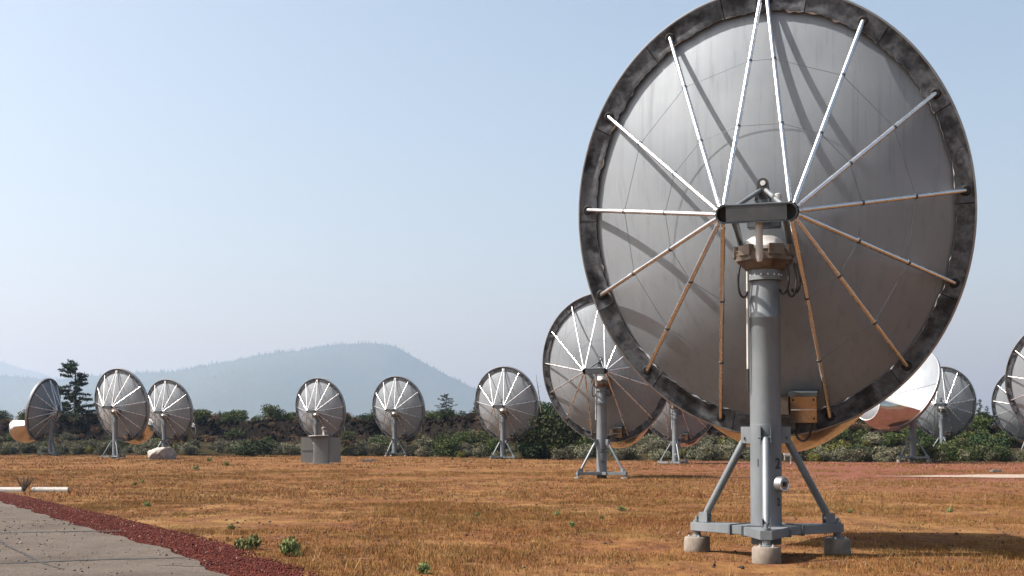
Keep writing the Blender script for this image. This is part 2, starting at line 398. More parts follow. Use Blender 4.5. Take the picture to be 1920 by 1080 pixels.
# ------------------------------------------------------------------ mountains
def ridge(name, prof, dist, front, back, seed, ntree, th):
    P = [((x - 960) / 2450 * dist, CAM_H + (833 - y) / 2450 * dist) for x, y in prof]
    px = np.array([p[0] for p in P]); pz = np.array([p[1] for p in P])
    xs = np.linspace(px[0], px[-1], 420); ts = np.linspace(0, 1, 46)
    r2 = np.random.default_rng(seed)
    ph = r2.uniform(0, 6, 12)
    def surf(x, t):
        crest = np.interp(x, px, pz) - 1
        crest = crest + 9 * np.sin(x / 160 + ph[0]) + 5 * np.sin(x / 67 + ph[1])
        yy = dist - front + (front + back) * t
        u = np.where(t < front / (front + back), t * (front + back) / front, (1 - t) * (front + back) / back)
        spur = .09 * np.sin(x / 460 + ph[2] + 2 * t) + .05 * np.sin(x / 200 + ph[3] - 3 * t)
        prof_ = np.clip(u + spur * np.sin(PI * np.clip(u, 0, 1)), 0, 1)
        return yy, np.maximum(crest * (prof_ ** 1.15) - 3, -3)
    X, T = np.meshgrid(xs, ts); Y, Z = surf(X, T)
    v = np.stack([X, Y, Z], -1).reshape(-1, 3); nx = len(xs)
    i = (np.arange(len(ts) - 1)[:, None] * nx + np.arange(nx - 1)[None, :]).ravel()
    me = np_mesh(name, v, np.stack([i, i + 1, i + nx + 1, i + nx], -1), 'mountain')
    me.polygons.foreach_set('use_smooth', [True] * len(me.polygons))
    tag(obj('mountain', me), kind='structure')
    # conifers on the slope and on the crest line
    n1 = ntree; tc = front / (front + back)
    x = np.concatenate([r2.uniform(px[0], px[-1], n1), r2.uniform(px[0], px[-1], n1 // 3)])
    t = np.concatenate([tc * r2.uniform(.05, 1, n1) ** .7, r2.uniform(tc - .03, tc + .01, n1 // 3)])
    y, z = surf(x, t); h = th * r2.uniform(.35, .75, len(x)) * np.where(np.arange(len(x)) < n1, 1.0, r2.uniform(.7, 1.9, len(x))); rad = h * r2.uniform(.15, .24, len(x))
    keep = z > 2; x, y, z, h, rad = [q[keep] for q in (x, y, z, h, rad)]
    m = len(x); V = np.zeros((m, 5, 3)); V[:, 0] = np.stack([x, y, z + h], -1)
    for k in range(4):
        a = k * PI / 2 + r2.uniform(0, 1, m)
        V[:, k + 1] = np.stack([x + rad * np.cos(a), y + rad * np.sin(a), z - 2], -1)
    b = np.arange(m)[:, None] * 5
    F = np.concatenate([b + np.array([[0, 1 + k, 1 + (k + 1) % 4]]) for k in range(4)])
    tag(obj('forest', np_mesh('forest', V.reshape(-1, 3), F, 'ridge_tree', r2.uniform(0, 1, len(F)))),
        'distant conifer forest covering the ' + ('hazy blue mountain' if seed == 3 else 'paler ridge behind the mountain'), 'forest', kind='stuff')
ridge('mountain', [(-900, 600), (-400, 668), (-150, 690), (0, 700), (70, 707), (140, 710), (200, 704), (280, 697), (400, 684), (470, 670), (540, 657), (590, 648), (640, 643), (690, 641), (740, 651),
                   (790, 674), (840, 702), (880, 720), (930, 742), (1000, 768), (1100, 795), (1300, 815), (2000, 822), (3200, 822)], 9000, 3000, 2600, 3, 11000, 27)
ridge('far_ridge', [(-900, 610), (-300, 640), (-80, 662), (0, 676), (50, 690), (100, 703), (170, 722), (260, 745), (360, 770), (600, 815)], 14500, 2400, 1800, 5, 2500, 26)

# ------------------------------------------------------------------ haze: one closed box of even, pale air
hb = box((0, 8500, 420), (36000, 18000, 850))
hm = bpy.data.materials.new('haze_air'); hm.use_nodes = True; hm.node_tree.nodes.clear()
ho = hm.node_tree.nodes.new('ShaderNodeOutputMaterial'); pvn = hm.node_tree.nodes.new('ShaderNodeVolumePrincipled')
pvn.inputs['Color'].default_value = (.46, .64, .86, 1); pvn.inputs['Absorption Color'].default_value = (.30, .08, 0, 1); pvn.inputs['Density'].default_value = 1.4e-4; pvn.inputs['Anisotropy'].default_value = 0.6
hm.node_tree.links.new(pvn.outputs[0], ho.inputs['Volume']); MAT['haze'] = hm
tag(obj('haze', mesh('haze', hb, 'haze')), 'thin pale blue smoke haze hanging over the whole valley', 'haze', kind='stuff')

# ------------------------------------------------------------------ radio telescope, built once
DA, DL, DH, TILT = 3.13, 3.56, .98, R(12)          # rim half width, rim half length, bowl depth, rim tilt
PIV = 5.05                                          # height of the elevation axis
DC = Vector((0, 1.05, 5.355 - PIV))
DU = Vector((0, -sin(TILT), cos(TILT))); DB = Vector((0, -cos(TILT), -sin(TILT)))
BD = (cos(R(24)), -sin(R(24)))                      # bowl axis in (back, up)
def dp(x, u, b): return DC + Vector((x, 0, 0)) + u * DU + b * DB
def shell_pt(rho, th, off=0.0):
    h = DH * (1 - rho * rho) + off
    return dp(DA * rho * sin(th), DL * rho * cos(th) + h * BD[1], h * BD[0])
def rim_pt(rho, th, b): return dp(DA * rho * sin(th), DL * rho * cos(th), b)

T = {}      # part name -> list of (mesh, frame) ; frames: 'head', 'turn', 'base'
def shell():
    v, f = [], []; nr, na = 20, 72
    for side in (0, 1):
        for i in range(nr + 1):
            for k in range(na): v.append(shell_pt(max(i / nr, .004) * .998, 2 * PI * k / na, -.035 * side))
    for side in (0, 1):
        o = side * (nr + 1) * na
        for i in range(nr):
            for k in range(na): f.append((o + i * na + k, o + i * na + (k + 1) % na, o + (i + 1) * na + (k + 1) % na, o + (i + 1) * na + k))
        f.append(tuple(o + k for k in range(na)))
    a, b = nr * na, (2 * nr + 1) * na
    for k in range(na): f.append((a + k, a + (k + 1) % na, b + (k + 1) % na, b + k))
    return mesh('reflector', (v, f), 'shell', 40)
M_shell = shell()
SPK = [1.0, 30.0, 58.5, 85.2, 109.5, 135.6, 162.7]
JNT = [-12.5, 12.5, 37, 63, 88.5, 113.5, 140, 167, 193, 220, 246.5, 271.5, 297, 323, 347.5]
FB, FI = .215, .905           # flange stand-off and inner radius
def lipw(t): return .0035 * sin(t * 61 + 2 * sin(t * 7)) * (.5 + .5 * sin(t * 13 + 1)) + .003 * sin(t * 23 + 1) + .0015 * sin(t * 127)
def rim_segment(a0, a1):
    """a pressed steel flange piece: wavy inner edge, a shallow pocket, a turned lip; plus the outer wall behind it"""
    v, f = [], []; na, nr = 30, 8; gap = .12
    A0, A1 = a0 + gap, a1 - gap
    for j in range(na + 1):
        t = j / na; th = R(A0 + (A1 - A0) * t)
        wv = lipw(th)
        for i in range(nr + 1):
            s = i / nr; rho = FI + wv * (1 - s) + (.994 - FI - wv * 0) * s
            inset = sm(min(t, 1 - t) / .10) * float(sm(np.array(min(s - .14, .86 - s) / .16)))
            pk = .022 * float(inset) * (0.6 + .4 * sin(th * 9))
            v.append(rim_pt(rho, th, FB - pk))
        v.append(rim_pt(FI + wv + .002, th, FB - .045))
    w_ = nr + 2
    for j in range(na):
        for i in range(nr): f.append((j * w_ + i, j * w_ + i + 1, (j + 1) * w_ + i + 1, (j + 1) * w_ + i))
        f.append((j * w_, (j + 1) * w_, (j + 1) * w_ + nr + 1, j * w_ + nr + 1))
    return mesh('rim_segment', (v, f), 'rim_steel', 35)
M_rim = [rim_segment(a, b) for a, b in zip(JNT, JNT[1:])]
def rim_wall():
    v, f = [], []; na = 112
    prof = [(.994, FB + .004), (1.0, FB + .004), (1.004, FB - .02), (1.004, -.04), (.996, -.05), (.994, FB - .03)]
    for k in range(na):
        for r, b in prof: v.append(rim_pt(r, 2 * PI * k / na, b))
    m = len(prof)
    for k in range(na):
        for i in range(m): f.append((k * m + i, k * m + (i + 1) % m, ((k + 1) % na) * m + (i + 1) % m, ((k + 1) % na) * m + i))
    return mesh('rim_wall', (v, f), 'rim_edge', 35)
M_wall = rim_wall()
def clip_ring(a0, a1):
    """bright inner-edge clips of a rim piece, run together by an added hair-thin ribbon"""
    r = random.Random(int(a0 * 10) + 5); v, f = [], []; m = 60; ph = [r.uniform(0, 6) for _ in range(4)]
    for k in range(m + 1):
        a = a0 + .2 + (a1 - a0 - .4) * k / m; q = R(a)
        wd = .0003 + .006 * max(0, sin(q * 31 + 3 * sin(q * 5 + ph[3])) * .7 + sin(q * 97 + ph[1]) * .45 + .5 * sin(q * 11 + ph[2]) - .45)
        rho = FI + lipw(q)
        v += [rim_pt(rho - wd, q, FB - .004), rim_pt(rho + .0012, q, FB + .004), rim_pt(rho - wd, q, FB - .012)]
    for k in range(m):
        for i in range(3): f.append((3 * k + i, 3 * k + (i + 1) % 3, 3 * k + 3 + (i + 1) % 3, 3 * k + 3 + i))
    f += [(0, 1, 2), (3 * m + 2, 3 * m + 1, 3 * m)]
    return mesh('clip_strip', (v, f), 'clip_metal')
M_clip = [clip_ring(a, b) for a, b in zip(JNT, JNT[1:])]
# hub: an open channel with rounded ends and a cover plate between them
HUBC = dp(0, .17, 2.12); HB, HU = DB, DU
HW, HR, HD = .455, .135, .26
def hub_frame(p):       # (x, u, b) about the hub
    return HUBC + Vector((p[0], 0, 0)) + p[1] * HU + p[2] * HB
def obround(r, n=14):
    q = []
    for k in range(n + 1): t = -PI / 2 + PI * k / n; q.append((HW + r * cos(t), r * sin(t)))
    for k in range(n + 1): t = PI / 2 + PI * k / n; q.append((-HW + r * cos(t), r * sin(t)))
    return q
def hub():
    v, f = [], []; a, b = obround(HR), obround(HR - .018); n_ = len(a)
    for ring, z in ((a, -HD / 2), (a, HD / 2), (b, HD / 2), (b, -HD / 2)): v += [hub_frame((x, u, z)) for x, u in ring]
    for r in range(4):
        for k in range(n_): f.append((r * n_ + k, r * n_ + (k + 1) % n_, ((r + 1) % 4) * n_ + (k + 1) % n_, ((r + 1) % 4) * n_ + k))
    f.append(tuple(3 * n_ + k for k in range(n_)))
    return mesh('hub', (v, f), 'hub_steel', 35)
M_hub = hub()
Mh = Matrix.Translation(HUBC) @ Matrix(((1, 0, 0, 0), (0, HU.y, HB.y, 0), (0, HU.z, HB.z, 0), (0, 0, 0, 1)))
M_cover = mesh('hub_cover', moved(box((0, 0, HD / 2 - .02), (2 * .44, 2 * (HR - .022), .03)), Mh), 'galvanised_dark', bevel=.004)
def spoke_ends(side, a):
    e = rim_pt(.952, R(side * a), FB - .02)
    ha = R(8 + a * .95)
    s = hub_frame((side * (HW + HR * sin(ha)), HR * cos(ha), .02))
    return s, e
M_spoke, M_collar, M_hole_shade, NODE = [], [], [], {}
for side in (-1, 1):
    for i, a in enumerate(SPK):
        s, e = spoke_ends(side, a); d = (e - s)
        M_spoke.append(mesh('spoke', path([s, s + d * .02, s + d * .021, e], [.030, .030, .036, .036], 12), 'spoke_aluminium', 40))
        cl = []
        for tq in (.37, .69):
            c = s + d * tq; dn = d.normalized(); NODE[(side, i, tq)] = c
            cl.append(mesh('collar', path([c - dn * .018, c + dn * .018], .041, 12), 'galvanised_dark', 40))
        M_collar.append(cl)
        M_hole_shade.append(mesh('hole_shade', path([rim_pt(.952, R(side * a), FB - .01), rim_pt(.952, R(side * a), FB + .012)], [.085, .062], 14), 'dark_hole', 40))  # raised dark ring; the flange hole's inner shade is put into its colour
order = [(-1, i) for i in range(6, -1, -1)] + [(1, i) for i in range(7)]
M_wire = []
for tq in (.37, .69):
    for (p, q) in zip(order, order[1:]):
        M_wire.append(mesh('tie_wire', path([NODE[(*p, tq)], NODE[(*q, tq)]], .0038, 5), 'hub_steel'))
# the A-frame that carries the elevation axis
APX = Vector((0, -.16, 5.62 - PIV))
M_aframe = []
for sd in (-1, 1):
    M_aframe.append(mesh('brace_tube', path([hub_frame((sd * .40, .05, -.10)), APX + Vector((sd * .04, 0, -.04))], .034, 12), 'galvanised', 40))
    M_aframe.append(mesh('brace_tube', path([shell_pt(.12, R(90 * sd), .02), hub_frame((sd * .36, 0, -.1))], .05, 12), 'galvanised', 40))
lug = []
for k in range(15): t = -.2 + (PI + .4) * k / 14; lug.append((.085 * cos(t), .06 + .085 * sin(t)))
lug += [(-.13, -.20), (.13, -.20)]
Ml = Matrix.Translation(APX) @ Matrix(((1, 0, 0, 0), (0, 0, 1, 0), (0, 1, 0, 0), (0, 0, 0, 1)))
M_lug = mesh('lifting_lug', moved(prism(lug, -.03, .03), Ml), 'black_rubber', bevel=.006)
M_lughole = mesh('lug_hole', path([APX + Vector((0, -.034, .065)), APX + Vector((0, -.040, .065))], .04, 16), 'cover_metal', 40)
M_mast = mesh('axis_post', join(box(APX + Vector((0, .02, -.36)), (.22, .12, .36)), box(APX + Vector((0, .14, -.5)), (.5, .22, .2))), 'galvanised_dark', bevel=.01)
M_knob2 = mesh('axis_gear', lathe([(.08, 0), (.08, .05), (.05, .09), (.02, .1)], 14, APX + Vector((-.02, -.2, -.42))), 'white_paint', 40)
M_knob = mesh('axis_motor', (lathe([(.055, 0), (.055, .13), (.048, .135), (.048, .17), (.03, .18)], 14, APX + Vector((.23, -.1, -.30)))), 'white_paint', 40)
M_jack = mesh('jack_tube', path([hub_frame((.02, -.11, 0)), hub_frame((.02, -.14, .02)) + Vector((0, .10, -.50)), hub_frame((.02, -.14, .02)) + Vector((0, .105, -.56))], [.055, .055, .035], 16), 'white_paint', 40)
M_strut = mesh('limit_strut', path([hub_frame((-.36, -.12, 0)), Vector((-.33, -.35, 4.78 - PIV)), Vector((-.30, -.28, 4.62 - PIV))], [.022, .03, .022], 10), 'hub_steel', 40)
# electronics boxes at the foot of the reflector
def dbox(x, u, b, s): 
    Md = Matrix.Translation(dp(x, u, b)) @ Matrix(((1, 0, 0, 0), (0, DU.y, DB.y, 0), (0, DU.z, DB.z, 0), (0, 0, 0, 1)))
    return moved(box((0, 0, 0), s), Md)
M_box = mesh('electronics_box', dbox(.50, -3.02, .52, (.41, .44, .34)), 'box_metal', bevel=.006)
M_boxband = mesh('box_band', dbox(.50, -3.03, .695, (.40, .012, .012)), 'clip_metal')
M_boxtop = mesh('box_hood', dbox(.50, -2.775, .53, (.45, .07, .42)), 'galvanised_dark', bevel=.006)
M_box2 = mesh('junction_box', dbox(.16, -2.98, .48, (.20, .30, .20)), 'drum_metal', bevel=.008)
M_bolt = [mesh('box_bolt', path([dp(.50 + x, -3.02 + u, .688), dp(.50 + x, -3.02 + u, .704)], .018, 10), 'black_rubber') for x in (-.16, .16) for u in (-.15, .15)]
M_bracket = mesh('box_bracket', join(dbox(.33, -3.16, .38, (.75, .06, .3)), dbox(.2, -3.3, .30, (.3, .25, .12))), 'galvanised_dark', bevel=.006)
def bez(p0, p1, p2, p3, n=14):
    P = [Vector(p) for p in (p0, p1, p2, p3)]
    return [(1 - t) ** 3 * P[0] + 3 * t * (1 - t) ** 2 * P[1] + 3 * t * t * (1 - t) * P[2] + t ** 3 * P[3] for t in [i / n for i in range(n + 1)]]
M_boxcable = mesh('box_cable', path(bez(dp(.62, -3.2, .4), dp(.6, -3.75, .45), dp(.3, -3.7, .3), dp(.3, -3.3, .2)), .02, 8), 'black_rubber', 60)
# secondary mirror and its shroud, below and in front of the rim
SC = dp(0, -3.0, -2.8); SN = (dp(0, -2.0, 0) - SC).normalized()     # disc centre, facing back to the primary
SXv = Vector((1, 0, 0)); SUv = SN.cross(SXv) * -1
if SUv.z < 0: SUv = -SUv
SR = 1.15
def sec_pt(r, ph, off=0.0): return SC + r * SR * (sin(ph) * SXv + cos(ph) * SUv) + off * SN
def shroud():
    v, f = [], []; na, nl = 40, 12; TH = .02
    for side in (0, 1):
        for j in range(nl + 1):
            t = j / nl
            for k in range(na + 1):
                s = k / na; pr = rim_pt(.99 - .006 * side, R(124 + 112 * s), -.06); ps = sec_pt(1.0 - .015 * side, R(70 + 220 * s))
                p = pr.lerp(ps, t); p = p + Vector((0, 0, -.35 * sin(PI * t) * sin(PI * s)))
                v.append(p)
    w_ = na + 1
    for side in (0, 1):
        o = side * (nl + 1) * w_
        for j in range(nl):
            for k in range(na): f.append((o + j * w_ + k, o + j * w_ + k + 1, o + (j + 1) * w_ + k + 1, o + (j + 1) * w_ + k))
    o = (nl + 1) * w_
    for k in range(na):
        f.append((k, k + 1, o + k + 1, o + k)); q = nl * w_; f.append((q + k, q + k + 1, o + q + k + 1, o + q + k))
    for j in range(nl):
        for k in (0, na): f.append((j * w_ + k, (j + 1) * w_ + k, o + (j + 1) * w_ + k, o + j * w_ + k))
    return mesh('shroud', (v, f), 'mirror_metal', 50)
M_shroud = shroud()
def sec_disc():
    v, f = [], []; nr, na = 6, 48
    for i in range(nr + 1):
        r = max(i / nr, .01)
        for k in range(na): v.append(sec_pt(r, 2 * PI * k / na, -.30 * (1 - r * r)))
    for i in range(nr):
        for k in range(na): f.append((i * na + k, i * na + (k + 1) % na, (i + 1) * na + (k + 1) % na, (i + 1) * na + k))
    f.append(tuple(range(na))); return mesh('secondary_mirror', (v, f), 'shell', 40)
M_sec = sec_disc()
M_secrim = mesh('secondary_rim', path([sec_pt(1.01, 2 * PI * k / 48) for k in range(49)], .035, 8), 'cover_metal', 60)
def tent():
    v, f = [], []; na, nl = 18, 8
    for j in range(nl + 1):
        t = j / nl
        for k in range(na + 1):
            s = k / na; ps = sec_pt(.995, R(-72 + 144 * s)); pr = rim_pt(.97, R(-124), -.10).lerp(rim_pt(.97, R(124), -.10), s)
            pr = pr + .55 * sin(PI * s) * Vector((0, -.2, .98)) 
            v.append(ps.lerp(pr, t * .92))
    for j in range(nl):
        for k in range(na): f.append((j * (na + 1) + k, j * (na + 1) + k + 1, (j + 1) * (na + 1) + k + 1, (j + 1) * (na + 1) + k))
    v2 = [p + Vector((0, 0, -.02)) for p in v]; o = len(v)
    return mesh('shroud_cover', (v + v2, f + [tuple(i + o for i in q) for q in f]), 'fabric', 50)
M_tent = tent()
M_boom = [mesh('support_rod', path([rim_pt(.985, R(sd * 84), -.05), sec_pt(1.0, R(sd * 66))], .022, 8), 'spoke_aluminium', 40) for sd in (-1, 1)]

HEAD = [('reflector', M_shell), ('rim_wall', M_wall), ('hub', M_hub), ('lifting_lug', M_lug), ('axis_post', M_mast), ('axis_motor', M_knob), ('axis_gear', M_knob2),
        ('jack_tube', M_jack), ('electronics_box', M_box), ('junction_box', M_box2), ('box_bracket', M_bracket), ('shroud', M_shroud), ('secondary_mirror', M_sec), ('shroud_cover', M_tent)]

# drive housing on top of the pedestal (turns with the dish)
octa = lambda r, ph=PI / 8: [(r * cos(ph + k * PI / 4), r * sin(ph + k * PI / 4)) for k in range(8)]
def frust(r0, z0, r1, z1):
    v = [Vector((x, y, z0)) for x, y in octa(r0)] + [Vector((x, y, z1)) for x, y in octa(r1)]
    return v, [tuple(range(7, -1, -1)), tuple(range(8, 16))] + [(k, (k + 1) % 8, 8 + (k + 1) % 8, 8 + k) for k in range(8)]
M_drum = mesh('drive_drum', join(frust(.30, 4.37, .445, 4.49), frust(.45, 4.492, .46, 4.63), frust(.47, 4.632, .47, 4.655)), 'drum_metal', bevel=.008)
M_dome = mesh('drive_cover', lathe([(.40, 4.657), (.40, 4.70), (.34, 4.75), (.28, 4.83), (.20, 4.88), (.02, 4.895)], 24), 'cover_metal', 30)
M_dbox = [mesh('drive_box', moved(box((0, 0, 0), (.24, .12, .17)), Matrix.Translation((.41 * sin(a), -.41 * cos(a), 4.64)) @ Matrix.Rotation(a, 4, 'Z')), 'drum_metal', bevel=.012) for a in (-.62, .50, 1.25, -1.4)]
M_loop = [mesh('cable_loop', path(bez((x0, -.3, 4.42), (x0 * 1.25, -.34, 4.10 - dz), (x1 * 1.2, -.3, 3.9 - dz), (x1, -.12, 4.05)), .018, 8), 'black_rubber', 60) for x0, x1, dz in ((-.34, -.24, .1), (.36, .24, .05), (.46, .35, .12), (.50, .42, .02))]

# pedestal and base (do not turn)
M_ped = mesh('pedestal', lathe([(.30, .30), (.30, .34), (.236, .345), (.236, 2.0), (.2345, 2.002), (.2345, 3.62), (.2365, 3.625), (.2365, 3.64), (.234, 3.645), (.234, 3.92), (.205, 4.16), (.205, 4.20), (.27, 4.205), (.27, 4.27), (.245, 4.28), (.245, 4.368)], 48), 'galvanised', 30)
def tub(a): return Matrix.Rotation(a, 4, 'Z')
def foot_parts():
    out = []
    for k in range(3):
        Mz = tub(-PI / 2 + k * 2 * PI / 3)
        arm = prism([(.18, -.36), (.42, -.34), (1.32, -.085), (1.32, .085), (.42, .34), (.18, .36)], .33, .465, Mz)
        out.append(('base_arm', mesh('base_arm', arm, 'galvanised', bevel=.008)))
        out.append(('arm_flange', mesh('arm_flange', moved(box((.43, 0, .398), (.03, .74, .165)), Mz), 'galvanised_dark', bevel=.004)))
        post = moved(join(lathe([(.09, .235), (.09, .25), (.062, .255), (.062, .50)], 16, (1.25, 0, 0)), lathe([(.03, .5), (.03, .56)], 10, (1.25, 0, 0))), Mz)
        out.append(('foot_post', mesh('foot_post', post, 'galvanised', 40)))
        ear = moved(join(box((1.10, -.055, .55), (.16, .015, .16)), box((1.10, .055, .55), (.16, .015, .16)), box((1.06, 0, .56), (.05, .1, .05))), Mz)
        out.append(('leg_clevis', mesh('leg_clevis', ear, 'galvanised', bevel=.004)))
        out.append(('leg', mesh('leg', moved(path([(1.11, 0, .54), (1.04, 0, .66), (.40, 0, 1.72), (.36, 0, 1.79)], [.042, .058, .058, .04], 16), Mz), 'galvanised', 40)))
        fork = moved(join(box((.30, -.075, 1.84), (.18, .014, .26)), box((.30, .075, 1.84), (.18, .014, .26)), box((.34, 0, 1.735), (.10, .17, .04)), path([(.33, -.11, 1.80), (.33, .11, 1.80)], .02, 10)), Mz)
        out.append(('leg_bracket', mesh('leg_bracket', fork, 'galvanised', bevel=.004)))
        fv = lathe([(.205, 0), (.208, .015), (.205, .21), (.19, .235)], 28, (1.25, 0, -.0))
        out.append(('footing', mesh('footing', moved(fv, Mz), 'concrete', 50)))
    return out
FEET = foot_parts()
M_center = mesh('base_hub', prism([(.26 * cos(k * PI / 3 + PI / 6), .26 * sin(k * PI / 3 + PI / 6)) for k in range(6)], .18, .305), 'galvanised_dark', bevel=.01)
M_conduit = mesh('conduit', path([(-.275, -.06, 4.35), (-.275, -.06, 2.85)], .02, 10), 'white_paint', 40)
M_conduit2 = mesh('conduit_end', path([(-.275, -.06, 2.848), (-.27, -.05, 2.5)], .016, 8), 'black_rubber', 40)

def text_mesh(s, size, ang, z, mat, rad=.2435):
    cu = bpy.data.curves.new('txt', 'FONT'); cu.body = s; cu.size = size; cu.align_x = 'CENTER'; cu.align_y = 'CENTER'; cu.resolution_u = 4; cu.offset = size * .022
    o = bpy.data.objects.new('txt', cu); COL.objects.link(o); bpy.context.view_layer.update()
    me = bpy.data.meshes.new_from_object(o); bpy.data.objects.remove(o)
    me.name = 'number'
    for p in me.vertices:
        a = ang + p.co.x / rad; zz = z + p.co.y
        p.co = (rad * sin(a), -rad * cos(a), zz)
    me.materials.clear(); me.materials.append(MAT[mat]); return me

def meter(root, ang, z):
    d = Vector((sin(ang), -cos(ang), 0)); c = Vector((0, 0, z))
    pt = obj('meter', mesh('meter', path([c + d * .18, c + d * .25, c + d * .252, c + d * .355, c + d * .36], [.085, .085, .115, .115, .105], 28), 'rim_edge', 35), root)
    obj('meter_ring', mesh('meter_ring', path([c + d * .361 + .1 * (cos(t) * d.cross(Vector((0, 0, 1))) + sin(t) * Vector((0, 0, 1))) for t in [2 * PI * k / 28 for k in range(29)]], .013, 8), 'spoke_aluminium', 60), pt)
    sx_ = d.cross(Vector((0, 0, 1))); Mq = Matrix((sx_, d, Vector((0, 0, 1)))).transposed().to_4x4()
    obj('meter_display', mesh('meter_display', moved(box((0, 0, 0), (.07, .03, .075)), Matrix.Translation(c + d * .365) @ Mq), 'black_rubber', bevel=.006), pt)

def telescope(x, y, az, label, dz=0.0, elev=0.0, base=0.0, detail=1):
    root = empty('radio_telescope', (x, y, dz))
    tag(root, label, 'telescope', 'radio telescopes of the array')
    hl, hr = (0, 0, PIV), None
    hr = (tub(-R(az)) @ Matrix.Rotation(R(elev), 4, 'X')).to_euler()
    tr = (0, 0, -R(az)); br = (0, 0, base)
    H = {}
    for nm, me in HEAD: H[nm] = obj(nm, me, root, hl, hr)
    segs = [obj('rim_segment', me, root, hl, hr) for me in M_rim]
    for i, me in enumerate(M_spoke):
        o = obj('spoke', me, root, hl, hr)
        if detail >= 2:
            for c in M_collar[i]: obj('collar', c, o)
        if detail >= 1: obj('hole_shade', M_hole_shade[i], root, hl, hr)
    for me in M_aframe: obj('brace_tube', me, root, hl, hr)
    for me in M_boom: obj('support_rod', me, root, hl, hr)
    obj('secondary_rim', M_secrim, H['secondary_mirror'])
    obj('hub_cover', M_cover, H['hub'])
    obj('box_hood', M_boxtop, H['electronics_box'])
    if detail >= 1:
        for s, me in zip(segs, M_clip): obj('clip_strip', me, s)
        obj('box_band', M_boxband, H['electronics_box'])
        obj('limit_strut', M_strut, root, hl, hr)
    if detail >= 2:
        for me in M_wire: obj('tie_wire', me, root, hl, hr)
        for me in M_bolt: obj('box_bolt', me, H['electronics_box'])
        obj('lug_hole', M_lughole, H['lifting_lug']); obj('box_cable', M_boxcable, H['electronics_box'])
    dr = obj('drive_drum', M_drum, root, None, tr); obj('drive_cover', M_dome, dr)
    for me in M_dbox: obj('drive_box', me, dr)
    if detail >= 1:
        for me in M_loop: obj('cable_loop', me, root, None, tr)
    pd = obj('pedestal', M_ped, root)
    if detail >= 1: obj('conduit', M_conduit, root); obj('conduit_end', M_conduit2, root)
    for nm, me in FEET: obj(nm, me, root, None, br)
    obj('base_hub', M_center, root, None, br)
    return root, pd

def at(px, d): return (px - 960) / 2450 * d
t1, p1 = telescope(at(1435.5, 20), 20, 16.5, 'big silver radio telescope with a round meter on its pedestal, on round concrete footings', 0, 0, R(-11), 2)
obj('number', text_mesh('2', .23, R(37), 1.40, 'number_paint'), p1); obj('number', text_mesh('2', .16, R(40), .82, 'number_paint'), p1)
obj('number', text_mesh('1', .16, R(-42), 1.42, 'faded_paint'), p1)
meter(t1, R(38), 1.10)
bolt_me = mesh('bolt', lathe([(.016, 0), (.016, .018), (.010, .020), (.010, .032)], 6), 'clip_metal')
for k in range(16): obj('bolt', bolt_me, p1, (.255 * cos(k * PI / 8), .255 * sin(k * PI / 8), 4.268))
for k in range(3):
    a = -PI / 2 + k * 2 * PI / 3 + R(-11)
    for q in range(4):
        b_ = a + PI / 4 + q * PI / 2; obj('anchor_bolt', bolt_me, t1, (1.25 * cos(a) + .13 * cos(b_), 1.25 * sin(a) + .13 * sin(b_), .225), None, 1.3)
t2, p2 = telescope(at(1128, 60.5), 60.5, 19, 'silver radio telescope with the number 2C on its pedestal', -.04, 0, R(176), 2)
obj('number', text_mesh('2C', .26, R(8), 1.42, 'number_paint'), p2); obj('number', text_mesh('34', .17, R(4), .92, 'number_paint'), p2)
t3, p3 = telescope(at(1266, 97), 97, 20, 'silver radio telescope standing just behind the 2C telescope, a round meter low on its pedestal', -.05, 0, R(8), 1)
meter(t3, R(6), .95)
FT = [
    (943, 121, 21, 'silver radio telescope between the 2C telescope and the one backed by the mountain slope', .1, 0, PI, 1),
    (740, 142, 21, 'silver radio telescope in front of the mountain, with bare scrub either side', .3, 0, R(200), 1),
    (593, 145, 21, 'silver radio telescope rising behind the grey utility kiosk', .25, 0, R(90), 1),
    (308, 148, 21, 'silver radio telescope with a pale boulder at the foot of its pedestal', .25, 0, R(200), 1),
    (216, 125, 22, 'silver radio telescope between the pine tree and the telescope by the boulder', .15, 0, R(150), 1),
    (95, 147, -77, 'radio telescope turned nearly side on, beside the pine tree', .3, 0, R(40), 1),
    (1711, 101.5, 239, 'radio telescope facing outward, its bright bowl, shroud and round secondary mirror in view', .28, 17, R(50), 1),
    (1766, 127, 24, 'radio telescope standing behind the one with the bright bowl, foot hidden in brush', .45, 0, R(20), 1),
    (1996, 74, 21, 'radio telescope nearest the end of the pale gravel path', .05, 0, R(10), 1),
    (1926, 122, 21, 'radio telescope half hidden by the one near the pale gravel path', .2, 0, R(60), 1),
]
for (px, d, az, lab, dz, el, bs, dt) in FT:
    telescope(at(px, d), d, az, lab, dz, el, bs, dt)

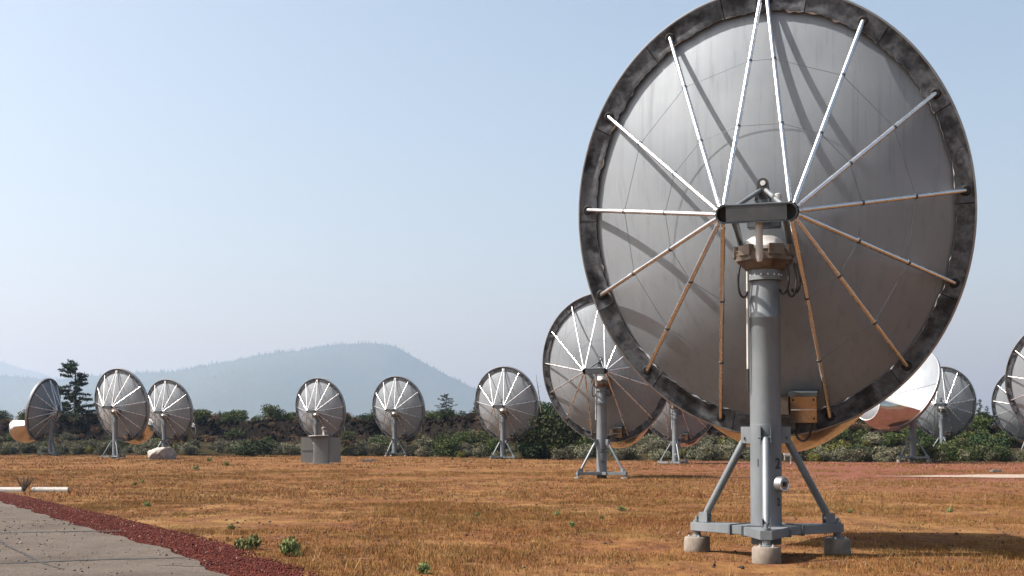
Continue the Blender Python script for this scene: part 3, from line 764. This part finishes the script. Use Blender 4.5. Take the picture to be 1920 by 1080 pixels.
# ------------------------------------------------------------------ plants
def leaf_cloud(r, pts, size, asp=1.6, up=0.0):
    m = len(pts); a = r.normal(size=(m, 3)); a[:, 2] += up; a /= np.linalg.norm(a, axis=1)[:, None]
    b = np.cross(a, r.normal(size=(m, 3))); b /= np.linalg.norm(b, axis=1)[:, None]
    s = size * r.uniform(.6, 1.4, m)[:, None]
    V = np.stack([pts - a * s * asp / 2, pts + b * s / 2, pts + a * s * asp / 2, pts - b * s / 2], 1).reshape(-1, 3)
    return V, np.arange(m * 4).reshape(-1, 4)
def shrub_mesh(seed, w_, h, nclump, nleaf, size, mat, asp=1.6, up=.6):
    r = np.random.default_rng(seed); pts, tint = [], []
    for _ in range(nclump):
        a = r.uniform(0, 2 * PI); q = math.sqrt(r.uniform(0, 1)) * w_ * .40; cz = h * r.uniform(.22, .80) * (1 - .40 * (q / (w_ * .5)) ** 2)
        rad = r.uniform(.16, .30) * min(w_, h * 1.3); c = np.array([q * cos(a), q * sin(a), cz]); k = nleaf // nclump
        d = r.normal(size=(k, 3)); d /= np.linalg.norm(d, axis=1)[:, None]
        p = c + d * rad * (r.uniform(.15, 1, k) ** .45)[:, None] * np.array([1.15, 1.15, .9])
        pts.append(p); tint.append(np.clip(r.uniform(.15, .85) + r.normal(0, .2, k), 0, 1))
    pts = np.concatenate(pts); tint = np.concatenate(tint); keep = pts[:, 2] > .02; pts, tint = pts[keep], tint[keep]
    V, F = leaf_cloud(r, pts, size, asp, up)
    return np_mesh('foliage', V, F, mat, tint)
def stem_mesh(seed, w_, h, n_=6):
    r = random.Random(seed); sh = []
    for k in range(n_):
        a = r.uniform(0, 2 * PI); q = r.uniform(.2, .42) * w_
        sh.append(path([(0, 0, -.1), (q * .35 * cos(a), q * .35 * sin(a), h * .35), (q * cos(a), q * sin(a), h * r.uniform(.6, .85))], [.03, .02, .008], 5))
    return mesh('stem', join(*sh), 'bark')
KIND = {}
def kind(key, mat, w_, h, nc, nl, size, nvar, asp=1.6, up=.6):
    KIND[key] = [(shrub_mesh(hash(key) % 9 + 31 * i + len(key) * 7, w_, h, nc, nl, size, mat, asp, up), stem_mesh(i + len(key), w_, h)) for i in range(nvar)]
import zlib
def kindz(key, *a, **k):
    mat, w_, h, nc, nl, size, nvar = a; s0 = zlib.crc32(key.encode()) % 1000
    KIND[key] = [(shrub_mesh(s0 + 31 * i, w_, h, nc, nl, size, mat, **k), stem_mesh(s0 + i, w_, h)) for i in range(nvar)]
kindz('sagebrush', 'sage_leaf', 1.7, 1.15, 16, 2200, .055, 4, asp=2.4, up=.9)
kindz('green_shrub', 'green_leaf', 2.3, 1.9, 16, 2000, .095, 4)
kindz('dark_shrub', 'dark_leaf', 2.6, 2.2, 18, 2200, .10, 3)
kindz('rabbitbrush', 'yellow_leaf', 1.7, 1.2, 12, 1600, .07, 3, asp=2.4, up=.9)
kindz('dry_bush', 'brown_leaf', 1.8, 1.2, 12, 1500, .07, 3, asp=2.0, up=.7)
def plant(key, x, y, s, label, cat, group, zs=1.0):
    f, st = random.choice(KIND[key])
    o = obj(key, f, None, (x, y, hz(x, y) - .04), (0, 0, random.uniform(0, 6.28)), (s, s, s * zs))
    tag(o, label, cat, group); obj('stem', st, o); return o
def on_edge(px, off):
    """a spot `off` metres beyond the field edge along the given line of sight"""
    k = (px - 960) / 2450; y = 120.0
    for _ in range(30): y = .5 * y + .5 * (float(edge(k * y)) + off + (11 * float(sm((k * y - 14) / 24)) if off > 16 else 0))
    return k * y, y
# sagebrush along the edge of the field
for i in range(285):
    px = random.uniform(-220, 2260); off = abs(random.gauss(0, 1)) * 5 + random.uniform(.3, 4)
    x, y = on_edge(px, off)
    plant('sagebrush', x, y, random.uniform(.7, 1.4), 'low grey-green sagebrush at the edge of the dry field', 'shrub', 'sagebrush along the field edge')
for i in range(150):
    px = random.choice([random.uniform(-100, 2020), random.uniform(400, 1150), random.uniform(960, 1120), random.uniform(1400, 1900)]); x, y = on_edge(px, random.uniform(3, 24))
    plant('green_shrub', x, y, random.uniform(.6, 1.2), 'leafy green shrub below the dark lava ledge', 'shrub', 'green shrubs below the ledge', .9)
for i in range(46):
    px = random.uniform(-100, 2020); x, y = on_edge(px, random.uniform(1, 17))
    plant('rabbitbrush', x, y, random.uniform(.55, 1.0), 'yellow-green rabbitbrush among the sagebrush', 'shrub', 'rabbitbrush among the sagebrush')
for i in range(170):
    px = random.uniform(-100, 2020); x, y = on_edge(px, random.uniform(8, 27))
    plant('dry_bush', x, y, random.uniform(.6, 1.1), 'brown dry bush on the slope under the lava ledge', 'shrub', 'dry bushes under the ledge')
# scrub on top of the ledge
for i in range(300):
    px = random.uniform(-220, 2260); x, y = on_edge(px, random.choice([27, 28, 29, 31, 35, 40, 48]) + random.uniform(-1.5, 3))
    key = random.choice(['green_shrub', 'dark_shrub', 'dark_shrub', 'green_shrub', 'dry_bush'])
    plant(key, x, y, random.uniform(.6, 1.35), {'green_shrub': 'leafy green shrub on top of the lava ledge', 'dark_shrub': 'dark green shrub on top of the lava ledge', 'dry_bush': 'brown dry bush on top of the lava ledge'}[key],
          'shrub', {'green_shrub': 'green shrubs on the ledge', 'dark_shrub': 'dark shrubs on the ledge', 'dry_bush': 'dry bushes on the ledge'}[key], random.uniform(.7, 1.1))
# the big shrubs one can tell apart
def big(px, off, s, key, label, zs=1.0):
    x, y = on_edge(px, off); plant(key, x, y, s, label, 'shrub', None, zs)
big(476, -8, 1.95, 'dark_shrub', 'round dense green bush standing alone at the field edge', .50)
big(1035, 4, 2.0, 'green_shrub', 'tall green bush at the field edge beside the 2C telescope', 1.15)
big(1062, 9, 2.1, 'dark_shrub', 'tall dark bush close behind the 2C telescope', 1.0)
big(1002, 2, 1.5, 'dark_shrub', 'wide dark bush between the 2C telescope and the next one toward the mountain')
big(1575, 6, 1.5, 'rabbitbrush', 'large yellow-green bush beyond the big telescope')
big(1735, 0, 1.05, 'green_shrub', 'green bush at the foot of the bright-bowled telescope', .8)
big(1850, 14, 1.35, 'dark_shrub', 'large dark bush between the bright-bowled telescope and the half hidden one')
big(1812, 13, 1.2, 'green_shrub', 'tall olive bush behind the bright-bowled telescope')
big(830, 4, 1.3, 'green_shrub', 'spreading green bush between two telescopes before the mountain')

# lava blocks of the ledge
lava_me = []
for i in range(7):
    r = np.random.default_rng(100 + i); import bmesh
    bm = bmesh.new(); bmesh.ops.create_icosphere(bm, subdivisions=2, radius=1)
    k = r.normal(size=(7, 3)); k /= np.linalg.norm(k, axis=1)[:, None]; h = r.uniform(.45, .85, 7)
    for v_ in bm.verts:
        for kk, hh in zip(k, h):
            d_ = v_.co.dot(Vector(kk)) - hh
            if d_ > 0: v_.co -= Vector(kk) * d_
        v_.co += Vector(r.normal(0, .035, 3))
    me = bpy.data.meshes.new('lava_block'); bm.to_mesh(me); bm.free(); me.materials.append(MAT['lava']); lava_me.append(me)
ledge = empty('lava_ledge', (0, 0, 0)); tag(ledge, kind='structure')
for i in range(290):
    px = random.uniform(-120, 2040); x, y = on_edge(px, random.uniform(19, 27)); s = random.uniform(.25, .8)
    obj('lava_block', lava_me[i % 7], ledge, (x, y, hz(x, y) + s * .15), (random.uniform(0, 6), random.uniform(0, 6), random.uniform(0, 6)), (s * random.uniform(.9, 1.9), s, s * random.uniform(.6, 1)))

rub = 5200; rpx = rng.uniform(-140, 2060, rub); kk_ = (rpx - 960) / 2450; roff = rng.uniform(17, 28, rub); ry = np.full(rub, 130.0)
for _ in range(30): ry = .5 * ry + .5 * (edge(kk_ * ry) + roff + 11 * sm((kk_ * ry - 14) / 24))
rx = kk_ * ry
RUB = (rx, ry, rng.uniform(.12, .42, rub))
# trees
def conifer(x, y, h, label, seed, spread=.32, density=1.0, lean=.0, group=None, bare=.12, power=.75):
    r = random.Random(seed); rr = np.random.default_rng(seed)
    z0 = hz(x, y) - .1; root = empty('conifer_tree', (x, y, z0)); tag(root, label, 'tree', group)
    top = Vector((lean * h, 0, h)); sh = [path([(0, 0, 0), (lean * h * .4, .02 * h, h * .45), top], [.034 * h, .022 * h, .004 * h], 9)]
    pts, nrm = [], []
    nb = int(34 * density)
    for k in range(nb):
        t = bare + (1 - bare) * (k + r.random() * .8) / nb; p0 = Vector((lean * h * t, .02 * h * sin(PI * t), h * t))
        a = r.uniform(0, 2 * PI); ln = h * spread * (1.05 - t) ** power * r.uniform(.45, 1.25)
        tip = p0 + Vector((cos(a) * ln, sin(a) * ln, ln * r.uniform(-.25, .22))); mid = p0.lerp(tip, .5) + Vector((0, 0, -.06 * ln))
        sh.append(path([p0, mid, tip], [.009 * h * (1.1 - t), .005 * h * (1.1 - t), .002 * h], 5))
        m = max(30, int(85 * ln))
        tt = rr.uniform(.25, 1.05, m)
        base_ = np.outer(1 - tt, np.array(p0)) + np.outer(tt, np.array(tip)); base_[:, 2] -= .06 * ln * 4 * tt * (1 - tt) * .5
        pts.append(base_ + rr.normal(0, 1, (m, 3)) * np.array([.11, .11, .085]) * (h / 6) * (1.15 - .4 * tt)[:, None])
    obj('trunk', mesh('trunk', join(*sh), 'bark', 60), root)
    P = np.concatenate(pts); V, F = leaf_cloud(rr, P, .085 * h / 6, 2.6, .4)
    obj('crown', np_mesh('crown', V, F, 'needle', rr.uniform(0, 1, len(F))), root)
x, y = on_edge(140, 26); conifer(x, y, 8.5, 'ragged dark pine tree standing alone on the ledge before the hazy ridge', 11, .50, 1.5, .0, power=.5)
x, y = on_edge(836, 27); conifer(x, y, 3.3, 'small round-topped dark pine on the ledge between two telescopes', 12, .50, 1.2, .02, bare=.35, power=.35)
for i, px in enumerate((412, 432, 1838, 1851, 1868)):
    x, y = on_edge(px, 30 + 4 * (i % 2)); conifer(x, y, (1.9, 1.6, 3.6, 3.0, 2.6)[i], 'small thin dark conifer rising from the scrub on the ledge', 20 + i, .26, .8, 0, 'small conifers on the ledge')
def snag(px, off, h, label, lean):
    x, y = on_edge(px, off); r = random.Random(px); t = empty('dead_tree', (x, y, hz(x, y) - .1)); tag(t, label, 'tree')
    obj('trunk', mesh('trunk', path([(0, 0, 0), (lean * h * .5, 0, h * .5), (lean * h, 0, h)], [.09, .06, .02], 7), 'dead_wood', 60), t)
    for k in range(5):
        z = h * (.35 + .12 * k); a = r.uniform(0, 6.3)
        obj('branch', mesh('branch', path([(lean * z, 0, z), (lean * z + cos(a) * .5, sin(a) * .5, z + .25)], [.025, .008], 5), 'dead_wood'), t)
snag(1017, 30, 5.2, 'bare dead snag leaning above the bushes beside the 2C telescope', -.14)
snag(1886, 24, 4.2, 'dark bare snag beside the half hidden telescope', .16)

# ------------------------------------------------------------------ small things in the field
def gxy(px, py):
    y = 2450 * CAM_H / (py - 833)
    for _ in range(8): y = 2450 * (CAM_H - hz(at(px, y), y)) / (py - 833)
    return at(px, y), y
# pale boulder
def boulder(name, px, py, s, mat, label, seed, sub=4):
    import bmesh
    x, y = gxy(px, py); r = np.random.default_rng(seed); bm = bmesh.new(); bmesh.ops.create_icosphere(bm, subdivisions=sub, radius=1)
    k = r.normal(size=(10, 3)); k /= np.linalg.norm(k, axis=1)[:, None]; h = r.uniform(.5, .9, 10); ph = r.uniform(0, 6, 9)
    for v_ in bm.verts:
        for kk, hh in zip(k, h):
            d_ = v_.co.dot(Vector(kk)) - hh
            if d_ > 0: v_.co -= Vector(kk) * d_ * .9
        c = v_.co; v_.co += c * .05 * (sin(c.x * 7 + ph[0]) * sin(c.y * 8 + ph[1]) + .6 * sin(c.z * 15 + ph[2]) * sin(c.x * 17 + ph[3]))
    me = bpy.data.meshes.new(name); bm.to_mesh(me); bm.free(); me.materials.append(MAT[mat])
    o = obj(name, me, None, (x, y, hz(x, y) + s[2] * .35), (0, 0, r.uniform(0, 1)), s); tag(o, label, 'rock'); return o
boulder('boulder', 304, 861.5, (1.30, .9, 1.0), 'pale_rock', 'pale grey boulder in the dry grass before a telescope pedestal', 4)
# grey utility kiosk with two opened door leaves
x, y = gxy(602, 870); kz = hz(x, y)
kiosk = empty('utility_kiosk', (x, y, kz)); tag(kiosk, 'dark grey rounded utility kiosk with two door leaves swung open and a vent pipe', 'kiosk')
prof = [(.56 * sin(t), -.07 * cos(t) - .1) for t in [R(-90 + 180 * k / 12) for k in range(13)]] + [(.56, .6), (-.56, .6)]
obj('body', mesh('body', prism(prof, .02, 2.02), 'cabinet_grey', 25), kiosk)
for sd in (-1, 1):
    dl = obj('door_leaf', mesh('door_leaf', moved(box((.45, 0, 1.03), (.86, .05, 1.84)), Matrix.Translation((sd * .575, -.02, 0)) @ tub(R(6) if sd > 0 else R(176))), 'cabinet_grey', bevel=.006), kiosk)
    obj('door_rib', mesh('door_rib', moved(box((.45, -.04 * sd, 1.02), (.78, .02, .05)), Matrix.Translation((sd * .575, -.02, 0)) @ tub(R(6) if sd > 0 else R(176))), 'cabinet_grey'), dl)
obj('roof_plate', mesh('roof_plate', moved(lathe([(.72, 0), (.74, .02), (.74, .05), (.70, .06)], 28), Matrix.Translation((-.18, .05, 2.04)) @ Matrix.Rotation(R(-2), 4, 'Y')), 'white_paint', 40), kiosk)
vp = obj('vent_pipe', mesh('vent_pipe', path([(.18, .1, 2.05), (.18, .1, 2.55)], .07, 14), 'cover_metal', 40), kiosk)
obj('vent_cap', mesh('vent_cap', lathe([(.15, 2.50), (.16, 2.54), (.16, 2.66), (.10, 2.72)], 16, (.18, .1, 0)), 'cabinet_grey', 40), vp)
obj('kiosk_slab', mesh('kiosk_slab', box((-.1, .1, 0.0), (1.8, 1.5, .08)), 'concrete', bevel=.01), kiosk)
# concrete parking beams
for (x0, x1, lab) in ((-40, 44, 'white concrete parking beam with a dead twiggy weed at its end'), (62, 131, 'short white concrete parking beam with a bevelled free end')):
    a = gxy(x0, 922); b = gxy(x1, 922); L = b[0] - a[0]
    prf = [(-.12, 0), (.12, 0), (.12, .10), (.06, .18), (-.06, .18), (-.12, .10)]
    Mb = Matrix.Translation((a[0], a[1], hz(*a) - .02)) @ Matrix(((0, 0, 1, 0), (1, 0, 0, 0), (0, 1, 0, 0), (0, 0, 0, 1)))
    tag(obj('parking_beam', mesh('parking_beam', moved(prism(prf, 0, L), Mb), 'beam_concrete', bevel=.015)), lab, 'parking beam')
def dead_weed(px, py, h, label, n_=34):
    x, y = gxy(px, py); r = random.Random(px); sh = []
    for k in range(n_):
        a = r.uniform(0, 6.3); q = r.uniform(.1, .6) * h; t1_ = Vector((q * cos(a), q * sin(a), h * r.uniform(.5, 1)))
        sh.append(path([(0, 0, 0), t1_ * .5 + Vector((0, 0, .06)), t1_], [.008, .006, .003], 4))
        for _ in range(3):
            p = t1_ * r.uniform(.5, .9); sh.append(path([p, p + Vector((r.uniform(-.12, .12), r.uniform(-.12, .12), r.uniform(.02, .14)))], [.005, .002], 4))
    tag(obj('dead_weed', mesh('dead_weed', join(*sh), 'bark'), None, (x, y, hz(x, y))), label, 'weed')
dead_weed(47, 923, .62, 'leafless brown weed growing between the two parking beams')
# green weeds
kindz('weed', 'weed_leaf', .42, .34, 9, 520, .030, 3, asp=3.2, up=1.2)
def weed(px, py, s, label, group=None):
    x, y = gxy(px, py); f, st = random.choice(KIND['weed'])
    tag(obj('green_weed', f, None, (x, y, hz(x, y) - .01), (0, 0, random.uniform(0, 6)), s), label, 'weed', group)
weed(466, 1030, .85, 'grey-green weed clump nearer the road of the two beside the red cinders'); weed(548, 1042, .85, 'grey-green weed clump farther from the road of the two beside the red cinders')
for px, py in [(710, 913), (783, 920), (895, 968), (1045, 967), (1070, 988), (1165, 958), (1128, 972), (268, 905), (210, 907), (370, 880), (425, 873), (255, 910), (275, 950), (437, 993),
               (1590, 962), (1780, 960), (390, 865), (850, 862), (870, 866), (800, 1074)]:
    weed(px + random.uniform(-4, 4), py, random.uniform(.22, .5) * (1.0 if py > 900 else 2.0), 'tiny green weed sprouting in the orange dry grass', 'small green weeds in the field')
# dark slab and dark plate lying in the grass, white marker post
x, y = gxy(690, 866); tag(obj('low_slab', mesh('low_slab', join(box((0, 0, .10), (.9, .5, .16)), box((.38, 0, .20), (.25, .4, .1))), 'cabinet_grey', bevel=.02), None, (x, y, hz(x, y))), 'low dark slab lying in the grass near the kiosk', 'slab')
x, y = gxy(1866, 886); tag(obj('drain_cover', mesh('drain_cover', join(box((0, 0, .05), (.55, .5, .08)), box((0, 0, .10), (.42, .38, .04))), 'cabinet_grey', bevel=.02), None, (x, y, hz(x, y) + .03)), 'small dark drain cover on the pale gravel path', 'drain cover')
x, y = gxy(1482, 871); mp_ = empty('marker_post', (x, y, hz(x, y))); tag(mp_, 'white marker post with a small white box, beyond the big telescope', 'post')
obj('post', mesh('post', path([(0, 0, 0), (0, 0, .95)], .05, 10), 'white_paint', 40), mp_)
obj('box', mesh('box', join(box((-.22, 0, .80), (.55, .18, .26)), path([(-.45, 0, .3), (-.45, 0, .7)], .03, 8)), 'white_paint', bevel=.02), mp_)

# ------------------------------------------------------------------ dry grass, stones
def scatter(n_, d0, d1, side=.52):
    y = np.sqrt(rng.uniform(d0 * d0, d1 * d1, n_)); x = rng.uniform(-side, side, n_) * y + 0; return x, y
vedge, vcin = np.vectorize(edge_x), np.vectorize(cin_x)
def clump_noise(x, y): return .55 * vnoise(x, y, .22, 1) + .5 * vnoise(x, y, .7, 2) + .45 * vnoise(x, y, 1.9, 3)
def grass(name, n_, d0, d1, blades, hgt, wid, spread, label):
    x, y = scatter(n_, d0, d1)
    ok = (x > vcin(y) + .05) & (y < edge(x) + 5)
    ok &= ~((np.abs(y - 63.3) < 4.8 * np.clip((x - 17.4) / 12, 0, 1)) & (x > 17.5))
    ok &= rng.uniform(-.35, .6, n_) < clump_noise(x, y) + .12
    x, y = x[ok], y[ok]; m = len(x)
    hs = hgt * rng.uniform(.45, 1.3, m) * (1 + .3 * clump_noise(x, y)).clip(.35, 1.6)
    X = np.repeat(x, blades) + rng.normal(0, spread, m * blades); Y = np.repeat(y, blades) + rng.normal(0, spread, m * blades)
    Hh = np.repeat(hs, blades) * rng.uniform(.5, 1.15, m * blades); k = len(X)
    Z = height(X, Y) - .01; a = rng.uniform(0, 2 * PI, k); wv = wid * rng.uniform(.6, 1.3, k) / 2; ln = Hh * rng.uniform(.1, .75, k); b = rng.uniform(0, 2 * PI, k)
    V = np.zeros((k, 3, 3)); V[:, 0] = np.stack([X - np.cos(a) * wv, Y - np.sin(a) * wv, Z], -1); V[:, 1] = np.stack([X + np.cos(a) * wv, Y + np.sin(a) * wv, Z], -1)
    V[:, 2] = np.stack([X + np.cos(b) * ln, Y + np.sin(b) * ln, Z + Hh], -1)
    tint = np.clip(np.repeat(rng.uniform(.1, .9, m), blades) + rng.normal(0, .15, k), 0, 1)
    tag(obj('dry_grass', np_mesh(name, V.reshape(-1, 3), np.arange(k * 3).reshape(-1, 3), 'grass', tint)), label, 'grass', kind='stuff')
grass('grass_near', 105000, 12, 38, 7, .075, .008, .06, 'short orange dry grass around the big telescope')
grass('grass_mid', 64000, 38, 78, 6, .09, .017, .10, 'short orange dry grass around the 2C telescope')
grass('grass_far', 42000, 78, 172, 5, .13, .045, .18, 'short orange dry grass reaching to the scrub')
grass('grass_tall', 2600, 13, 70, 12, .17, .009, .05, 'scattered taller straw tufts in the dry field')
def stones(name, x, y, s, dz, mat, label, cat):
    m = len(x); base_ = np.array([[1, 0, 0], [-.5, .8, 0], [-.4, -.9, 0], [.1, 0, .9], [-.1, .1, -.6]]); tri = np.array([[0, 1, 3], [1, 2, 3], [2, 0, 3], [1, 0, 4], [2, 1, 4], [0, 2, 4]])
    a = rng.uniform(0, 2 * PI, m); ca, sa = np.cos(a), np.sin(a); P = base_[None] + rng.normal(0, .22, (m, 5, 3)); P = P * s[:, None, None]
    Q = np.stack([P[..., 0] * ca[:, None] - P[..., 1] * sa[:, None] + x[:, None], P[..., 0] * sa[:, None] + P[..., 1] * ca[:, None] + y[:, None], P[..., 2] + (height(x, y) + dz)[:, None]], -1)
    F = (np.arange(m)[:, None, None] * 5 + tri[None]).reshape(-1, 3)
    tag(obj(name, np_mesh(name, Q.reshape(-1, 3), F, mat, np.repeat(rng.uniform(0, 1, m), 6))), label, cat, kind='stuff')
yy = np.sqrt(rng.uniform(12 ** 2, 48 ** 2, 42000)); l_, r_ = vedge(yy), vcin(yy)
xx = l_ - .12 + (r_ - l_ + .25) * rng.uniform(0, 1, len(yy)) ** .9
stones('cinder_gravel', xx, yy, .006 + .018 * rng.uniform(0, 1, len(yy)) ** 3, .026, 'cinder_stone', 'loose dark red cinders along the road edge', 'gravel')
x, y = scatter(15000, 12, 60); ok = x > vcin(y); x, y = x[ok], y[ok]
stones('field_gravel', x, y, .008 + .034 * rng.uniform(0, 1, len(x)) ** 4, .005, 'field_stone', 'small loose stones scattered in the dry field', 'gravel')
yy = np.sqrt(rng.uniform(13 ** 2, 34 ** 2, 800)); cx = np.interp(yy, [17.3, 18.3, 20, 21.6, 24.2], [-5.9, -6.6, -7.5, -8.4, -9.6]); xx = np.where(rng.uniform(0, 1, len(yy)) < .6, cx + rng.normal(0, .45, len(yy)), vedge(yy) - np.abs(rng.normal(0, 2.0, len(yy))))
ok = xx < vedge(yy); stones('road_grit', xx[ok], yy[ok], .008 + .026 * rng.uniform(0, 1, ok.sum()) ** 3, .055, 'road_stone', 'loose grit lying on the cracked road', 'gravel')

stones('lava_rubble', RUB[0], RUB[1], RUB[2], .05, 'lava', 'broken black lava rubble along the ledge', 'rubble')
